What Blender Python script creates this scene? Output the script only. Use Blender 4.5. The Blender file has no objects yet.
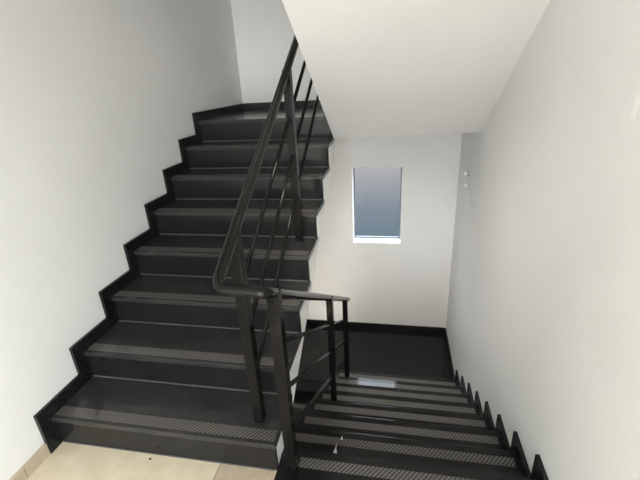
import bpy, bmesh, math
from mathutils import Vector, Matrix

S = bpy.context.scene
COL = S.collection
# ------------------------------------------------------------------ camera
CAM_LOC = (0.507, -1.1511, 1.6907)
YAW, PITCH, ROLL, FPX = 0.2028, -0.3892, -0.0548, 394.68
cd = bpy.data.cameras.new('camera')
cam = bpy.data.objects.new('camera', cd)
COL.objects.link(cam)
cd.sensor_width = 36.0
cd.lens = 36.0 * FPX / 640.0
cd.clip_start = 0.02
cam.matrix_world = (Matrix.Translation(CAM_LOC) @ Matrix.Rotation(YAW, 4, 'Z') @ Matrix.Rotation(math.pi / 2 + PITCH, 4, 'X')
                    @ Matrix.Rotation(ROLL, 4, 'Z'))
S.camera = cam
# ------------------------------------------------------------------ sky
w = bpy.data.worlds.new('sky')
S.world = w
w.use_nodes = True
nt = w.node_tree
nt.nodes.clear()
tc = nt.nodes.new('ShaderNodeTexCoord')
sp = nt.nodes.new('ShaderNodeSeparateXYZ')
mr = nt.nodes.new('ShaderNodeMapRange')
mr.inputs['From Min'].default_value = -1
mr.inputs['From Max'].default_value = 1
rp = nt.nodes.new('ShaderNodeValToRGB')
bg = nt.nodes.new('ShaderNodeBackground')
ow = nt.nodes.new('ShaderNodeOutputWorld')
nt.links.new(tc.outputs['Generated'], sp.inputs[0])
nt.links.new(sp.outputs['Z'], mr.inputs['Value'])
nt.links.new(mr.outputs[0], rp.inputs[0])
nt.links.new(rp.outputs[0], bg.inputs[0])
nt.links.new(bg.outputs[0], ow.inputs[0])
el = rp.color_ramp.elements
el[0].position = 0.25
el[0].color = (0.036, 0.052, 0.066, 1)
el[1].position = 0.62
el[1].color = (2.1, 2.25, 2.4, 1)
for pos, c in ((0.305, (0.050, 0.068, 0.083, 1)), (0.345, (0.072, 0.084, 0.098, 1)), (0.375, (0.112, 0.112, 0.120, 1)), (0.415, (0.175, 0.158, 0.162, 1)), (0.50, (0.40, 0.40, 0.41, 1))):
    e = el.new(pos)
    e.color = c
bg.inputs[1].default_value = 3.2

YF0 = 3.2656
# daylight through the glazed doorway behind the viewer
def area(name, loc, rot, sx, sy, power, col):
    l = bpy.data.lights.new(name, 'AREA')
    l.shape = 'RECTANGLE'
    l.size, l.size_y, l.energy, l.color = sx, sy, power, col
    o = bpy.data.objects.new(name, l)
    o.location, o.rotation_euler = loc, rot
    COL.objects.link(o)
    return o
area('side_window_daylight', (1.14, -2.7, 1.5), (0, math.radians(90), 0), 1.2, 1.5, 42, (0.93, 0.97, 1.0))
area('doorway_daylight', (0.46, -5.43, 1.10), (math.radians(90), 0, 0), 1.3, 2.0, 96, (0.90, 0.96, 1.0))
# added fill lights without real fixtures; first a spot on the low far wall
spl = bpy.data.lights.new('ceiling_fill_spot', 'SPOT')
spl.energy, spl.spot_size, spl.spot_blend, spl.shadow_soft_size, spl.color = 330, math.radians(50), 1.0, 0.22, (1.0, 0.95, 0.87)
spo = bpy.data.objects.new('ceiling_fill_spot', spl)
spo.location = (0.4, -0.45, 2.55)
spo.rotation_euler = (Vector((0.55, YF0, -1.5)) - spo.location).to_track_quat('-Z', 'Y').to_euler()
COL.objects.link(spo)
sp2 = spl.copy()
sp2.energy, sp2.spot_size = 110, math.radians(38)  # second added fill spot, brightens the wall above the upper landing
spo2 = bpy.data.objects.new('ceiling_fill_spot', sp2)
spo2.location = (-0.7, -0.45, 2.55)
spo2.rotation_euler = (Vector((-0.75, YF0, 1.35)) - spo2.location).to_track_quat('-Z', 'Y').to_euler()
COL.objects.link(spo2)
area('lower_floor_fill', (0.0, -5.4, -1.75), (math.radians(90), 0, 0), 2.2, 1.7, 200, (1.0, 0.95, 0.89))  # added fill, no opening behind it; lifts the base of the far wall
area('upper_landing_fill', (-0.5, 1.8, 4.9), (0, 0, 0), 1.2, 1.6, 9, (1.0, 0.96, 0.91))  # added fill high in the stairwell for the upper corner walls
sl = bpy.data.lights.new('sun', 'SUN')
sl.energy, sl.angle, sl.color = 12.0, math.radians(0.6), (1.0, 0.97, 0.93)
sun = bpy.data.objects.new('sun', sl)
sun.rotation_euler = (math.radians(66), 0, math.radians(3))
COL.objects.link(sun)

S.view_settings.view_transform = 'Standard'
S.view_settings.look = 'None'
S.view_settings.gamma = 1
S.view_settings.use_curve_mapping = False
S.view_settings.exposure = 0.2

# ------------------------------------------------------------------ dimensions
R = 0.175
XL, XR, XE = -1.1945, 1.1705, 0.0
Y0, G = 0.0657, 0.295
D0, GD = 0.2063, 0.285
YF = 3.2656
TH, TL = 0.064, 0.073
YB = -5.5
LAND_UP, LAND_LO = 8 * R, -8 * R
yu = lambda k: Y0 + (k - 1) * G      # nosing of up-step k (z = kR)
yd = lambda k: D0 + k * GD           # nosing of down-tread k (z = -kR)

# ------------------------------------------------------------------ materials
def mat(name):
    m = bpy.data.materials.new(name)
    m.use_nodes = True
    t = m.node_tree
    return m, t, t.nodes['Principled BSDF']

def noise_mix(t, scale, c1, c2, lo=0.35, hi=0.65, detail=4, coord='Object'):
    tc = t.nodes.new('ShaderNodeTexCoord')
    n = t.nodes.new('ShaderNodeTexNoise')
    n.inputs['Scale'].default_value = scale
    n.inputs['Detail'].default_value = detail
    t.links.new(tc.outputs[coord], n.inputs['Vector'])
    r = t.nodes.new('ShaderNodeValToRGB')
    r.color_ramp.elements[0].position, r.color_ramp.elements[1].position = lo, hi
    r.color_ramp.elements[0].color, r.color_ramp.elements[1].color = (*c1, 1), (*c2, 1)
    t.links.new(n.outputs['Fac'], r.inputs[0])
    return tc, n, r

def plaster(name, c1, c2):
    m, t, b = mat(name)
    tc, n, r = noise_mix(t, 1.7, c1, c2, 0.3, 0.7)
    t.links.new(r.outputs[0], b.inputs['Base Color'])
    b.inputs['Roughness'].default_value = 0.75
    b.inputs['Specular IOR Level'].default_value = 0.25
    n2 = t.nodes.new('ShaderNodeTexNoise')
    n2.inputs['Scale'].default_value = 60
    t.links.new(tc.outputs['Object'], n2.inputs['Vector'])
    bp = t.nodes.new('ShaderNodeBump')
    bp.inputs['Strength'].default_value = 0.06
    bp.inputs['Distance'].default_value = 0.01
    t.links.new(n2.outputs['Fac'], bp.inputs['Height'])
    t.links.new(bp.outputs[0], b.inputs['Normal'])
    return m

M_WALL = plaster('white_wall_paint', (0.83, 0.825, 0.81), (0.86, 0.855, 0.84))
M_SOFFIT = plaster('white_soffit_paint', (0.83, 0.81, 0.79), (0.86, 0.84, 0.82))
M_STRINGER = plaster('white_stringer_paint', (0.88, 0.875, 0.86), (0.91, 0.905, 0.89))

def granite(name, base, speck, rough, spec):
    m, t, b = mat(name)
    tc, n, r = noise_mix(t, 140, base, speck, 0.45, 0.78, 6)
    n3 = t.nodes.new('ShaderNodeTexNoise')
    n3.inputs['Scale'].default_value = 5
    n3.inputs['Detail'].default_value = 5
    t.links.new(tc.outputs['Object'], n3.inputs['Vector'])
    mr = t.nodes.new('ShaderNodeMapRange')
    mr.inputs['From Min'].default_value, mr.inputs['From Max'].default_value = 0.3, 0.7
    mr.inputs['To Min'].default_value, mr.inputs['To Max'].default_value = rough * 0.8, rough * 1.3
    t.links.new(n3.outputs['Fac'], mr.inputs['Value'])
    t.links.new(mr.outputs[0], b.inputs['Roughness'])
    mx = t.nodes.new('ShaderNodeMix')
    mx.data_type = 'RGBA'
    mx.blend_type = 'MULTIPLY'
    mx.inputs['Factor'].default_value = 0.5
    t.links.new(r.outputs[0], mx.inputs[6])
    t.links.new(n3.outputs['Fac'], mx.inputs[7])
    t.links.new(mx.outputs[2], b.inputs['Base Color'])
    b.inputs['Specular IOR Level'].default_value = spec
    return m

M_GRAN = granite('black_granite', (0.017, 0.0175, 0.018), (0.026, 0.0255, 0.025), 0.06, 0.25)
M_GRANT = granite('lighter_black_granite', (0.038, 0.0385, 0.039), (0.064, 0.063, 0.061), 0.16, 0.34)  # lighter, rougher granite for the climbing treads and upper landing
M_GRANF = granite('polished_black_granite', (0.009, 0.009, 0.0095), (0.026, 0.026, 0.026), 0.12, 0.22)
M_SKIRT = granite('black_granite_skirting', (0.010, 0.0105, 0.011), (0.034, 0.034, 0.034), 0.2, 0.35)

def strip_mat():
    m, t, b = mat('etched_anti_slip_granite')
    tc = t.nodes.new('ShaderNodeTexCoord')
    mp = t.nodes.new('ShaderNodeMapping')
    mp.inputs['Rotation'].default_value = (0, 0, math.radians(38))
    t.links.new(tc.outputs['Object'], mp.inputs['Vector'])
    wv = t.nodes.new('ShaderNodeTexWave')
    wv.inputs['Scale'].default_value = 20.0
    wv.inputs['Distortion'].default_value = 0.6
    wv.inputs['Detail'].default_value = 1
    t.links.new(mp.outputs[0], wv.inputs['Vector'])
    r = t.nodes.new('ShaderNodeValToRGB')
    r.color_ramp.elements[0].position, r.color_ramp.elements[1].position = 0.30, 0.62
    r.color_ramp.elements[0].color, r.color_ramp.elements[1].color = (0.032, 0.031, 0.030, 1), (0.135, 0.124, 0.111, 1)
    t.links.new(wv.outputs['Fac'], r.inputs[0])
    t.links.new(r.outputs[0], b.inputs['Base Color'])
    b.inputs['Roughness'].default_value = 0.55
    b.inputs['Specular IOR Level'].default_value = 0.2
    b.inputs['Coat Weight'].default_value = 0.9
    b.inputs['Coat Roughness'].default_value = 0.05
    b.inputs['Coat IOR'].default_value = 1.4
    return m
M_STRIP = strip_mat()

def flat(name, c, rough=0.5, metal=0.0, spec=0.5):
    m, t, b = mat(name)
    tc, n, r = noise_mix(t, 22, tuple(v * 0.92 for v in c), tuple(min(1, v * 1.08) for v in c))
    t.links.new(r.outputs[0], b.inputs['Base Color'])
    b.inputs['Roughness'].default_value = rough
    b.inputs['Metallic'].default_value = metal
    b.inputs['Specular IOR Level'].default_value = spec
    return m
M_METAL = flat('black_painted_steel', (0.008, 0.0075, 0.007), 0.08, 0.0, 0.10)
M_HAND = flat('black_gloss_handrail_paint', (0.008, 0.0075, 0.007), 0.16, 0.0, 0.22)
M_GROUT = flat('grey_grout', (0.10, 0.098, 0.095), 0.8)
M_BASE = flat('beige_tile_skirting', (0.50, 0.42, 0.31), 0.4)
M_WHITE = flat('white_plastic', (0.85, 0.85, 0.84), 0.4)
M_FRAME = flat('grey_window_frame', (0.16, 0.18, 0.21), 0.4)
M_GREYMARK = flat('grey_filler', (0.42, 0.42, 0.40), 0.8)

def tile_mat():
    m, t, b = mat('beige_floor_tile')
    tc = t.nodes.new('ShaderNodeTexCoord')
    mp = t.nodes.new('ShaderNodeMapping')
    mp.inputs['Location'].default_value = (0.293 + 0.9 * 3, 0.9 * 7 - 0.25, 0)
    t.links.new(tc.outputs['Object'], mp.inputs['Vector'])
    br = t.nodes.new('ShaderNodeTexBrick')
    br.offset = 0.0
    br.inputs['Scale'].default_value = 1.0
    br.inputs['Brick Width'].default_value = 0.9
    br.inputs['Row Height'].default_value = 0.9
    br.inputs['Mortar Size'].default_value = 0.0025
    br.inputs['Color1'].default_value = (0.80, 0.71, 0.54, 1)
    br.inputs['Color2'].default_value = (0.78, 0.69, 0.52, 1)
    br.inputs['Mortar'].default_value = (0.50, 0.43, 0.32, 1)
    t.links.new(mp.outputs[0], br.inputs['Vector'])
    n = t.nodes.new('ShaderNodeTexNoise')
    n.inputs['Scale'].default_value = 9
    n.inputs['Detail'].default_value = 6
    t.links.new(tc.outputs['Object'], n.inputs['Vector'])
    r = t.nodes.new('ShaderNodeValToRGB')
    r.color_ramp.elements[0].position, r.color_ramp.elements[1].position = 0.3, 0.7
    r.color_ramp.elements[0].color, r.color_ramp.elements[1].color = (0.86, 0.84, 0.80, 1), (1, 1, 1, 1)
    t.links.new(n.outputs['Fac'], r.inputs[0])
    mx = t.nodes.new('ShaderNodeMix')
    mx.data_type = 'RGBA'
    mx.blend_type = 'MULTIPLY'
    mx.inputs['Factor'].default_value = 1
    t.links.new(br.outputs['Color'], mx.inputs[6])
    t.links.new(r.outputs[0], mx.inputs[7])
    t.links.new(mx.outputs[2], b.inputs['Base Color'])
    b.inputs['Roughness'].default_value = 0.35
    return m
M_TILE = tile_mat()
M_TILE2 = flat('brownish_floor_tile', (0.55, 0.45, 0.33), 0.4)

def glass_mat():
    m = bpy.data.materials.new('clear_window_glass')
    m.use_nodes = True
    t = m.node_tree
    t.nodes.clear()
    o = t.nodes.new('ShaderNodeOutputMaterial')
    mx = t.nodes.new('ShaderNodeMixShader')
    fr = t.nodes.new('ShaderNodeFresnel')
    fr.inputs['IOR'].default_value = 1.05
    tr = t.nodes.new('ShaderNodeBsdfTransparent')
    tr.inputs[0].default_value = (0.93, 0.95, 0.96, 1)
    gl = t.nodes.new('ShaderNodeBsdfGlossy')
    gl.inputs['Roughness'].default_value = 0.02
    t.links.new(fr.outputs[0], mx.inputs[0])
    t.links.new(tr.outputs[0], mx.inputs[1])
    t.links.new(gl.outputs[0], mx.inputs[2])
    t.links.new(mx.outputs[0], o.inputs[0])
    return m
M_GLASS = glass_mat()

# ------------------------------------------------------------------ helpers
def link(name, bm, m, parent=None, kind=None, smooth=False):
    me = bpy.data.meshes.new(name)
    bmesh.ops.recalc_face_normals(bm, faces=bm.faces)
    bm.to_mesh(me)
    bm.free()
    me.materials.append(m)
    if smooth:
        for p in me.polygons:
            p.use_smooth = True
    o = bpy.data.objects.new(name, me)
    COL.objects.link(o)
    if parent:
        o.parent = parent
    if kind:
        o['kind'] = kind
    return o

def bx(bm, x0, x1, y0, y1, z0, z1):
    vs = [bm.verts.new((x, y, z)) for x in (x0, x1) for y in (y0, y1) for z in (z0, z1)]
    for f in ((0, 1, 3, 2), (4, 6, 7, 5), (0, 4, 5, 1), (2, 3, 7, 6), (0, 2, 6, 4), (1, 5, 7, 3)):
        bm.faces.new([vs[i] for i in f])
    return bm

def box(name, x0, x1, y0, y1, z0, z1, m, parent=None, kind=None, bevel=0.0):
    bm = bx(bmesh.new(), x0, x1, y0, y1, z0, z1)
    if bevel:
        bmesh.ops.bevel(bm, geom=bm.edges[:], offset=bevel, segments=2, affect='EDGES', profile=0.6)
    return link(name, bm, m, parent, kind)

def prism_x(name, poly, x0, x1, m, parent=None, kind=None, bevel=0.0):
    """poly: (y, z) outline, extruded from x0 to x1"""
    bm = bmesh.new()
    vs = [bm.verts.new((x0, y, z)) for y, z in poly]
    f = bm.faces.new(vs)
    r = bmesh.ops.extrude_face_region(bm, geom=[f])
    for v in r['geom']:
        if isinstance(v, bmesh.types.BMVert):
            v.co.x = x1
    if bevel:
        bmesh.ops.bevel(bm, geom=bm.edges[:], offset=bevel, segments=2, affect='EDGES', profile=0.6)
    bmesh.ops.triangulate(bm, faces=[f for f in bm.faces if len(f.verts) > 4])
    return link(name, bm, m, parent, kind)

def thing(name, label, cat, loc=(0, 0, 0), group=None):
    o = bpy.data.objects.new(name, None)
    o.empty_display_size = 0.1
    COL.objects.link(o)
    o['label'], o['category'] = label, cat
    if group:
        o['group'] = group
    return o

def fillet(pts, rad, n=7):
    pts = [Vector(p) for p in pts]
    out = [pts[0]]
    for a, b, c, r in zip(pts, pts[1:], pts[2:], rad):
        u, v = (a - b).normalized(), (c - b).normalized()
        if r <= 0:
            out.append(b)
            continue
        p, q = b + u * r, b + v * r
        for i in range(n + 1):
            s = i / n
            out.append(p * (1 - s) ** 2 + b * 2 * s * (1 - s) + q * s * s)
    out.append(pts[-1])
    return out

def tube(name, pts, r, m, parent=None, seg=14):
    bm = bmesh.new()
    pts = [Vector(p) for p in pts]
    rings = []
    ref = Vector((0, 0, 1))
    for i, p in enumerate(pts):
        t = ((pts[min(i + 1, len(pts) - 1)] - p).normalized() + (p - pts[max(i - 1, 0)]).normalized()).normalized()
        s = t.cross(ref)
        if s.length < 1e-4:
            s = t.cross(Vector((1, 0, 0)))
        s.normalize()
        u = s.cross(t).normalized()
        rings.append([bm.verts.new(p + (s * math.cos(a) + u * math.sin(a)) * r)
                      for a in (2 * math.pi * k / seg for k in range(seg))])
    for a, b in zip(rings, rings[1:]):
        for k in range(seg):
            bm.faces.new((a[k], a[(k + 1) % seg], b[(k + 1) % seg], b[k]))
    bm.faces.new(rings[0][::-1])
    bm.faces.new(rings[-1])
    return link(name, bm, m, parent, smooth=True)

# ------------------------------------------------------------------ room shell
WT = 0.25
ZT, ZB = 5.2, -3.0
box('wall_left', XL - WT, XL, YB - WT, YF + WT, ZB, ZT, M_WALL, kind='structure')
SW0, SW1, SZ0, SZ1 = -3.5, -1.9, 0.85, 2.15      # side window behind the viewer
bm = bx(bmesh.new(), XR, XR + WT, SW1, YF + WT, ZB, ZT)
bx(bm, XR, XR + WT, YB - WT, SW0, ZB, ZT)
bx(bm, XR, XR + WT, SW0, SW1, ZB, SZ0)
bx(bm, XR, XR + WT, SW0, SW1, SZ1, ZT)
link('wall_right', bm, M_WALL, kind='structure')

def wall_with_hole(name, y0, y1, hx0, hx1, hz0, hz1):
    bm = bmesh.new()
    xs, zs = [XL, hx0, hx1, XR], [ZB, hz0, hz1, ZT]
    def V(i, j, y, c={}):
        return bm.verts.new((xs[i], y, zs[j]))
    f = [[V(i, j, y0) for j in range(4)] for i in range(4)]
    g = [[V(i, j, y1) for j in range(4)] for i in range(4)]
    for i in range(3):
        for j in range(3):
            if (i, j) == (1, 1):
                continue
            bm.faces.new((f[i][j], f[i + 1][j], f[i + 1][j + 1], f[i][j + 1]))
            bm.faces.new((g[i][j], g[i][j + 1], g[i + 1][j + 1], g[i + 1][j]))
    for q in ((1, 1, 2, 1), (2, 1, 2, 2), (2, 2, 1, 2), (1, 2, 1, 1), (0, 0, 3, 0), (0, 3, 3, 3)):
        a, b = (q[0], q[1]), (q[2], q[3])
        if a[0] == 0 or b[0] == 3:
            for i in range(3):
                bm.faces.new((f[i][a[1]], f[i + 1][a[1]], g[i + 1][a[1]], g[i][a[1]]))
        else:
            bm.faces.new((f[a[0]][a[1]], f[b[0]][b[1]], g[b[0]][b[1]], g[a[0]][a[1]]))
    return link(name, bm, M_WALL, kind='structure')

WX0, WX1, WZ0, WZ1 = 0.010, 0.570, -0.18, 0.735
wall_with_hole('wall_far', YF, YF + 0.19, WX0, WX1, WZ0, WZ1)
wall_with_hole('wall_back', YB - WT, YB, -0.2, 1.12, 0.05, 2.15)
# window at the lower landing: thin frame deep in the recess, one pane
win = box('window_1', WX0, WX1, YF + 0.165, YF + 0.178, WZ0, WZ1, M_GLASS, kind='structure')
bm = bmesh.new()
for a in ((WX0, WX0 + .014, WZ0, WZ1), (WX1 - .014, WX1, WZ0, WZ1), (WX0 + .014, WX1 - .014, WZ0, WZ0 + .014), (WX0 + .014, WX1 - .014, WZ1 - .014, WZ1)):
    bx(bm, a[0], a[1], YF + 0.158, YF + 0.186, a[2], a[3])
link('window_frame', bm, M_FRAME, win)
w2 = box('window_2', XR + 0.12, XR + 0.135, SW0, SW1, SZ0, SZ1, M_GLASS, kind='structure')
bm = bmesh.new()
for a in ((SW0, SW0 + .05, SZ0, SZ1), (SW1 - .05, SW1, SZ0, SZ1), (SW0 + .05, SW1 - .05, SZ0, SZ0 + .05), (SW0 + .05, SW1 - .05, SZ1 - .05, SZ1)):
    bx(bm, XR + 0.10, XR + 0.155, a[0], a[1], a[2], a[3])
link('window_frame', bm, M_FRAME, w2)
# glazed doorway behind the viewer
dr = box('door_1', -0.2, 1.12, YB - 0.14, YB - 0.12, 0.05, 2.15, M_GLASS, kind='structure')
bm = bmesh.new()
for a in ((-.2, -.14, .05, 2.15), (1.06, 1.12, .05, 2.15), (.43, .49, .05, 2.15), (-.14, .43, 2.09, 2.15), (.49, 1.06, 2.09, 2.15), (-.14, .43, .05, .13), (.49, 1.06, .05, .13)):
    bx(bm, a[0], a[1], YB - .16, YB - .10, a[2], a[3])
link('door_frame', bm, M_FRAME, dr)

# main landing: beige tiles, black granite border before the descending flight
GX = -0.012
box('floor_tiles', XL, XR, YB, -0.28, -0.02, 0.0, M_TILE, kind='structure')
box('floor_tile_cut_piece', -0.291, GX, -0.28, Y0 + 0.03, -0.02, 0.0, M_TILE2, kind='structure')
box('floor_tiles_strip', XL, -0.293, -0.28, Y0 + 0.03, -0.02, 0.0, M_TILE, kind='structure')
box('floor_granite_border', GX, XR, -0.28, D0, -0.025, 0.0, M_GRAN, kind='structure')
box('floor_slab', XL, XR, YB, D0 - 0.03, -0.18, -0.025, M_SOFFIT, kind='structure')
# upper half landing
SX0 = -0.005
bm = bx(bmesh.new(), XL, SX0, yu(8) + 0.03, YF, 1.22, LAND_UP - 0.025)
bx(bm, SX0, XR, 2.33, YF, 1.22, LAND_UP - 0.025)
link('ceiling_landing', bm, M_SOFFIT, kind='structure')
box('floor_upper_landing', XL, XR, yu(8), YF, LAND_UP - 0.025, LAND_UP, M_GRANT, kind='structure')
# lower half landing
box('floor_lower_landing', XL, XR, yd(7), YF, LAND_LO - 0.025, LAND_LO, M_GRANF, kind='structure')
box('floor_lower_landing_slab', XL, XR, yd(7) + 0.035, YF, LAND_LO - 0.18, LAND_LO - 0.025, M_SOFFIT, kind='structure')
box('floor_basement', XL, XR, YB, YF, ZB, ZB + 0.2, M_TILE, kind='structure')
# flight overhead: sloping white soffit with its stepped top, and the next floor
SY = 2.20
poly = [(SY + 0.2, 1.34), (SY + 0.2, 1.2195), (SY, 1.2195), (-0.16, 1.22 + (SY + 0.16) * R / G)]
poly += [(-0.16, 2.80)]
for k in range(7, -1, -1):
    yk = SY - k * G - 0.0
    poly += [(yk if k else SY, LAND_UP + (k + 1) * R)]
    poly += [(yk if k else SY, LAND_UP + k * R)]
slope = prism_x('ceiling_slope', poly, SX0, XR, M_SOFFIT, kind='structure')
for v in slope.data.vertices:      # the edge is not quite square to the walls
    v.co.y += -0.06 + 0.17 * v.co.x / XR
box('ceiling_next_floor', XL, XR, YB, -0.16, 2.62, 2.80, M_SOFFIT, kind='structure')
box('ceiling', XL, XR, YB, YF, ZT - 0.15, ZT, M_SOFFIT, kind='structure')

# skirtings of landings
ST = 0.019
box('baseboard_left', XL, XL + 0.012, -0.128, Y0 - TH, 0.0, 0.072, M_BASE, kind='structure', bevel=0.002)
box('baseboard_left', XL, XL + 0.012, YB, -0.132, 0.0, 0.072, M_BASE, kind='structure', bevel=0.002)
box('baseboard_right', XR - 0.012, XR, YB, -0.28, 0.0, 0.072, M_BASE, kind='structure', bevel=0.002)
box('baseboard_upper_left', XL, XL + ST, yu(8) - TH, YF, LAND_UP, LAND_UP + TL, M_SKIRT, kind='structure', bevel=0.0015)
box('baseboard_upper_far', XL + ST, XR, YF - ST, YF, LAND_UP, LAND_UP + TL, M_SKIRT, kind='structure', bevel=0.0015)
box('baseboard_lower_right', XR - ST, XR, yd(7) + TH, YF, LAND_LO, LAND_LO + TL, M_SKIRT, kind='structure', bevel=0.0015)
box('baseboard_lower_far', XL, XR - ST, YF - ST, YF, LAND_LO, LAND_LO + TL, M_SKIRT, kind='structure', bevel=0.0015)

# ------------------------------------------------------------------ flights of stairs
TT = 0.026    # tread slab thickness

def strip(x0, x1, ynose, dirn, z, parent):
    so, sw = (0.020, 0.060) if parent.name == 'staircase' or (parent.parent and parent.parent.name == 'staircase') else (0.045, 0.053)
    y0, y1 = sorted((ynose - dirn * so, ynose - dirn * (so + sw)))
    return box('anti_slip_strip', x0, x1, y0, y1, z - 0.0005, z + 0.0012, M_STRIP, parent)

# the ascending flight on the left
XLs, XRs = XL + 0.001, XR - 0.001
up = thing('staircase', 'black granite flight climbing along the left wall to the upper landing', 'stairs')
XS = XE - 0.014
off = 0.315
poly = [(Y0 + 0.03, -0.0)]
poly = []
for k in range(1, 9):
    poly += [(yu(k) + (0.022 if k > 1 else 0.0315), (k - 1) * R - (TT if k > 1 else -0.0015)), (yu(k) + (0.022 if k > 1 else 0.0315), k * R - TT)]
poly += [(yu(8) + 0.028, 8 * R - TT), (yu(8) + 0.028, 1.2201)]
zs = lambda y: 0.175 + (y - Y0) * R / G - off
poly += [(yu(8) + 0.0, 1.2201 - 0.02), (yu(8) - 0.02, zs(yu(8) - 0.02))]
poly += [(D0 + 0.004, zs(D0 + 0.004)), (D0 + 0.004, 0.0015)]
prism_x('stringer', poly, XLs, XS, M_STRINGER, up)
for k in range(1, 8):
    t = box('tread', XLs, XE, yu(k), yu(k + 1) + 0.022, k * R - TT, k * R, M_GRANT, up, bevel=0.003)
    strip(XL + 0.022, XE - 0.012, yu(k), -1, k * R, t)
for k in range(1, 9):
    r_ = box('riser', XLs, XE - 0.008, yu(k) + 0.012, yu(k) + 0.030, (k - 1) * R, k * R - TT, M_GRAN, up)
    box('grout_line', XL + ST, XE - 0.02, yu(k) + 0.007, yu(k) + 0.0125, (k - 1) * R, (k - 1) * R + 0.005, M_GROUT, r_)
strip(XL + 0.022, XE - 0.012, yu(8), -1, LAND_UP, up)
for k in range(1, 9):
    ya, yb = yu(k) - TH, yu(k + 1) - TH
    z0, z1 = (k - 1) * R, k * R
    if k < 8:
        pl = [(ya, z0 + (TL if k > 1 else 0)), (ya, z1 + TL), (yb, z1 + TL), (yb, z1), (yu(k) + 0.012, z1), (yu(k) + 0.012, z0 + (TL if k > 1 else 0))]
        if k > 1:
            pl = [(ya, z0), (ya, z1 + TL), (yb - 0.0006, z1 + TL), (yb - 0.0006, z1), (yu(k) + 0.012, z1), (yu(k) + 0.012, z0)]
    else:
        pl = [(ya, z0), (ya, z1 - 0.0006), (yu(k) + 0.012, z1 - 0.0006), (yu(k) + 0.012, z0)]
    prism_x('skirting', pl, XLs, XL + ST, M_SKIRT, up, bevel=0.0012)

# descending flights
def descend(root, x0, x1, y_nose0, dirn, ztop, g, wall_x, strips=True, top=True):
    """dirn +1: descends towards +y, -1: towards -y; nosing k at y_nose0 + dirn*k*g"""
    yn = lambda k: y_nose0 + dirn * k * g
    poly = []
    for k in range(0, 8):
        poly += [(yn(k) - dirn * 0.022, ztop - k * R - TT), (yn(k) - dirn * 0.022, ztop - (k + 1) * R - TT)]
    poly[0] = (yn(0) - dirn * 0.028, ztop - TT)
    poly[1] = (yn(0) - dirn * 0.028, ztop - R - TT)
    poly += [(yn(7) - dirn * 0.022, ztop - 8 * R - 0.17), (yn(7) - dirn * 0.07, ztop - 8 * R - 0.17), (yn(0) - dirn * 0.028, ztop - R - 0.20)]
    pl2 = [p for i, p in enumerate(poly) if i != 0 or True]
    prism_x('stringer', pl2, x0 + 0.014, x1, M_STRINGER, root)
    for k in range(1, 8):
        y0, y1 = sorted((yn(k), yn(k - 1) - dirn * 0.022))
        t = box('tread', x0, x1, y0, y1, ztop - k * R - TT, ztop - k * R, M_GRAN, root, bevel=0.003)
        if strips:
            strip(x0 + 0.035, x1 - 0.035, yn(k), dirn, ztop - k * R, t)
    for k in range(0, 8):
        y0, y1 = sorted((yn(k) - dirn * 0.012, yn(k) - dirn * 0.028))
        box('riser', x0 + 0.008, x1, y0, y1, ztop - (k + 1) * R, ztop - k * R - TT, M_GRAN, root)
    for k in range(0, 8):
        ya, yb = yn(k) + dirn * TH, yn(k - 1) + dirn * (TH + 0.0006)
        z1, z0 = ztop - k * R, ztop - (k + 1) * R
        if k == 0:
            yb = yn(0) - dirn * 0.20
        pl = [(ya, z0), (ya, z1 + TL), (yb, z1 + TL), (yb, z1), (yn(k) - dirn * 0.012, z1), (yn(k) - dirn * 0.012, z0)]
        wx = (XR - ST, XRs) if wall_x > 0 else (XLs, XL + ST)
        prism_x('skirting', pl, wx[0], wx[1], M_SKIRT, root, bevel=0.0012)

DX = -0.075
down = thing('staircase', 'black granite flight descending along the right wall to the landing under the window', 'stairs')
descend(down, DX, XRs, D0, 1, 0.0, GD, 1)
strip(0.085, XR - 0.035, D0, 1, 0.0, down)
low = thing('staircase', 'lowest dark granite flight, going down beneath the left climbing flight', 'stairs')
descend(low, XLs, DX - 0.03, yd(7) - 0.0, -1, LAND_LO, GD, -1)

# ------------------------------------------------------------------ railing
rail = thing('stair_railing', 'black painted steel railing wrapping around between the climbing and descending flights', 'railing')
XU = -0.115
ul = lambda y, h: R + (y - Y0) * R / G + h
dl = lambda y, h: -(y - D0) * R / GD + h
xd = lambda y: 0.071 - 0.0075 * y
HH = 0.893
YT = -0.012
YE = 2.31
pts = [(XU, 2.56, ul(2.22, HH)), (XU, 2.22, ul(2.22, HH)), (XU, YT, ul(YT, HH) - 0.005), (xd(YT), YT, dl(YT, 0.885) - 0.008), (xd(YE), YE, dl(YE, 0.885))]
tube('handrail', fillet(pts, (0.05, 0.05, 0.03)), 0.0222, M_HAND, rail, 18)

def post(x, y, z0, z1):
    return box('post', x - 0.023, x + 0.023, y - 0.025, y + 0.025, z0, z1, M_METAL, rail, bevel=0.003)
PU = [(0.20, R), (1.205, 4 * R), (2.50, 8 * R)]
for y, z in PU:
    post(XU, y, z + 0.0016, ul(min(y, 2.22), HH))
PD = [(0.068, 0.0), (1.235, -4 * R), (2.06, -7 * R)]
for y, z in PD:
    post(xd(y), y, z + 0.0016, dl(y, 0.885))
for h in (0.650, 0.420, 0.172):
    tube('rail', fillet([(XU, 0.20, ul(0.20, h)), (XU, 2.22, ul(2.22, h)), (XU, 2.50, ul(2.22, h))], (0.04,)), 0.011, M_METAL, rail)
for h in (0.655, 0.420, 0.190):
    tube('rail', [(xd(0.068), 0.068, dl(0.068, h)), (xd(2.06), 2.06, dl(2.06, h))], 0.011, M_HAND, rail)

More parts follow.
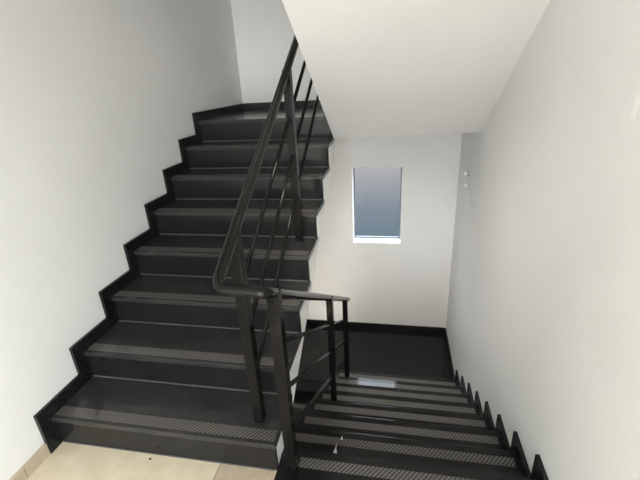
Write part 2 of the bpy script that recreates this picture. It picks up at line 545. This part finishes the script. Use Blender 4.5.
# ------------------------------------------------------------------ small marks and bits
def blob(name, loc, sx, sy, sz, m, label, cat, seg=12):
    bm = bmesh.new()
    bmesh.ops.create_uvsphere(bm, u_segments=seg, v_segments=8, radius=1)
    for v in bm.verts:
        v.co = Vector((v.co.x * sx, v.co.y * sy, v.co.z * sz)) + Vector(loc)
    o = link(name, bm, m, smooth=True)
    o['label'], o['category'] = label, cat
    return o

def clip(y, z, r, label):
    t = thing('wall_hook', label, 'wall hook')
    bm = bmesh.new()
    bmesh.ops.create_cone(bm, cap_ends=True, segments=16, radius1=r, radius2=r * 0.75, depth=0.014,
                          matrix=Matrix.Translation((XR - 0.007, y, z)) @ Matrix.Rotation(-math.pi / 2, 4, 'Y'))
    link('base', bm, M_GREYMARK, t)
    bm = bmesh.new()
    bmesh.ops.create_uvsphere(bm, u_segments=14, v_segments=10, radius=r, matrix=Matrix.Translation((XR - 0.014 - r * 0.8, y, z)))
    link('knob', bm, M_WHITE, t, smooth=True)
clip(2.66, 0.80, 0.021, 'upper of two small white round hooks on the right wall near the window')
clip(2.60, 0.705, 0.018, 'lower of two small white round hooks on the right wall, thin wire below it')
wre = tube('wire', [(XR - 0.004, 2.60, 0.68), (XR - 0.004, 2.575, 0.59), (XR - 0.004, 2.53, 0.49)], 0.004, M_WHITE)
wre['label'], wre['category'] = 'thin pale wire hanging on the right wall below the two white hooks', 'wire'

bm = bx(bmesh.new(), XR - 0.0012, XR, 0.165, 0.185, 1.53, 1.60)
bmesh.ops.bevel(bm, geom=bm.edges[:], offset=0.0005, segments=2, affect='EDGES')
fp = link('filler_patch', bm, M_STRINGER)
fp['label'], fp['category'] = 'pale upright dab of filler high on the right wall nearest the viewer', 'wall patch'

def drip(y, x, l, wd, label):
    bm = bmesh.new()
    z = -R
    prof = [(0, .3), (.06, .7), (.15, .95), (.27, 1), (.38, .85), (.5, .55), (.68, .3), (.85, .2), (1, .1)]
    top, bot = [], []
    for s, a in prof:
        top.append((bm.verts.new((x - a * wd, y + s * l, z + 0.0004)), bm.verts.new((x, y + s * l, z + 0.004)), bm.verts.new((x + a * wd, y + s * l, z + 0.0004))))
    for p, q in zip(top, top[1:]):
        bm.faces.new((p[0], p[1], q[1], q[0]))
        bm.faces.new((p[1], p[2], q[2], q[1]))
        bm.faces.new((p[2], p[0], q[0], q[2]))
    bm.faces.new(top[0])
    bm.faces.new(top[-1][::-1])
    o = link('paint_drip', bm, M_WHITE, smooth=True)
    o['label'], o['category'] = label, 'paint drip'
drip(0.33, 0.217, 0.075, 0.0105, 'white drop of dried paint on the first tread down, the larger one')
drip(0.435, 0.241, 0.026, 0.006, 'tiny white paint fleck on the anti slip strip of the first tread down')
blob('pebble', (-0.65, 0.045, 0.003), 0.007, 0.004, 0.004, M_METAL, 'small dark bit of debris on beige tiles before the first riser', 'debris')
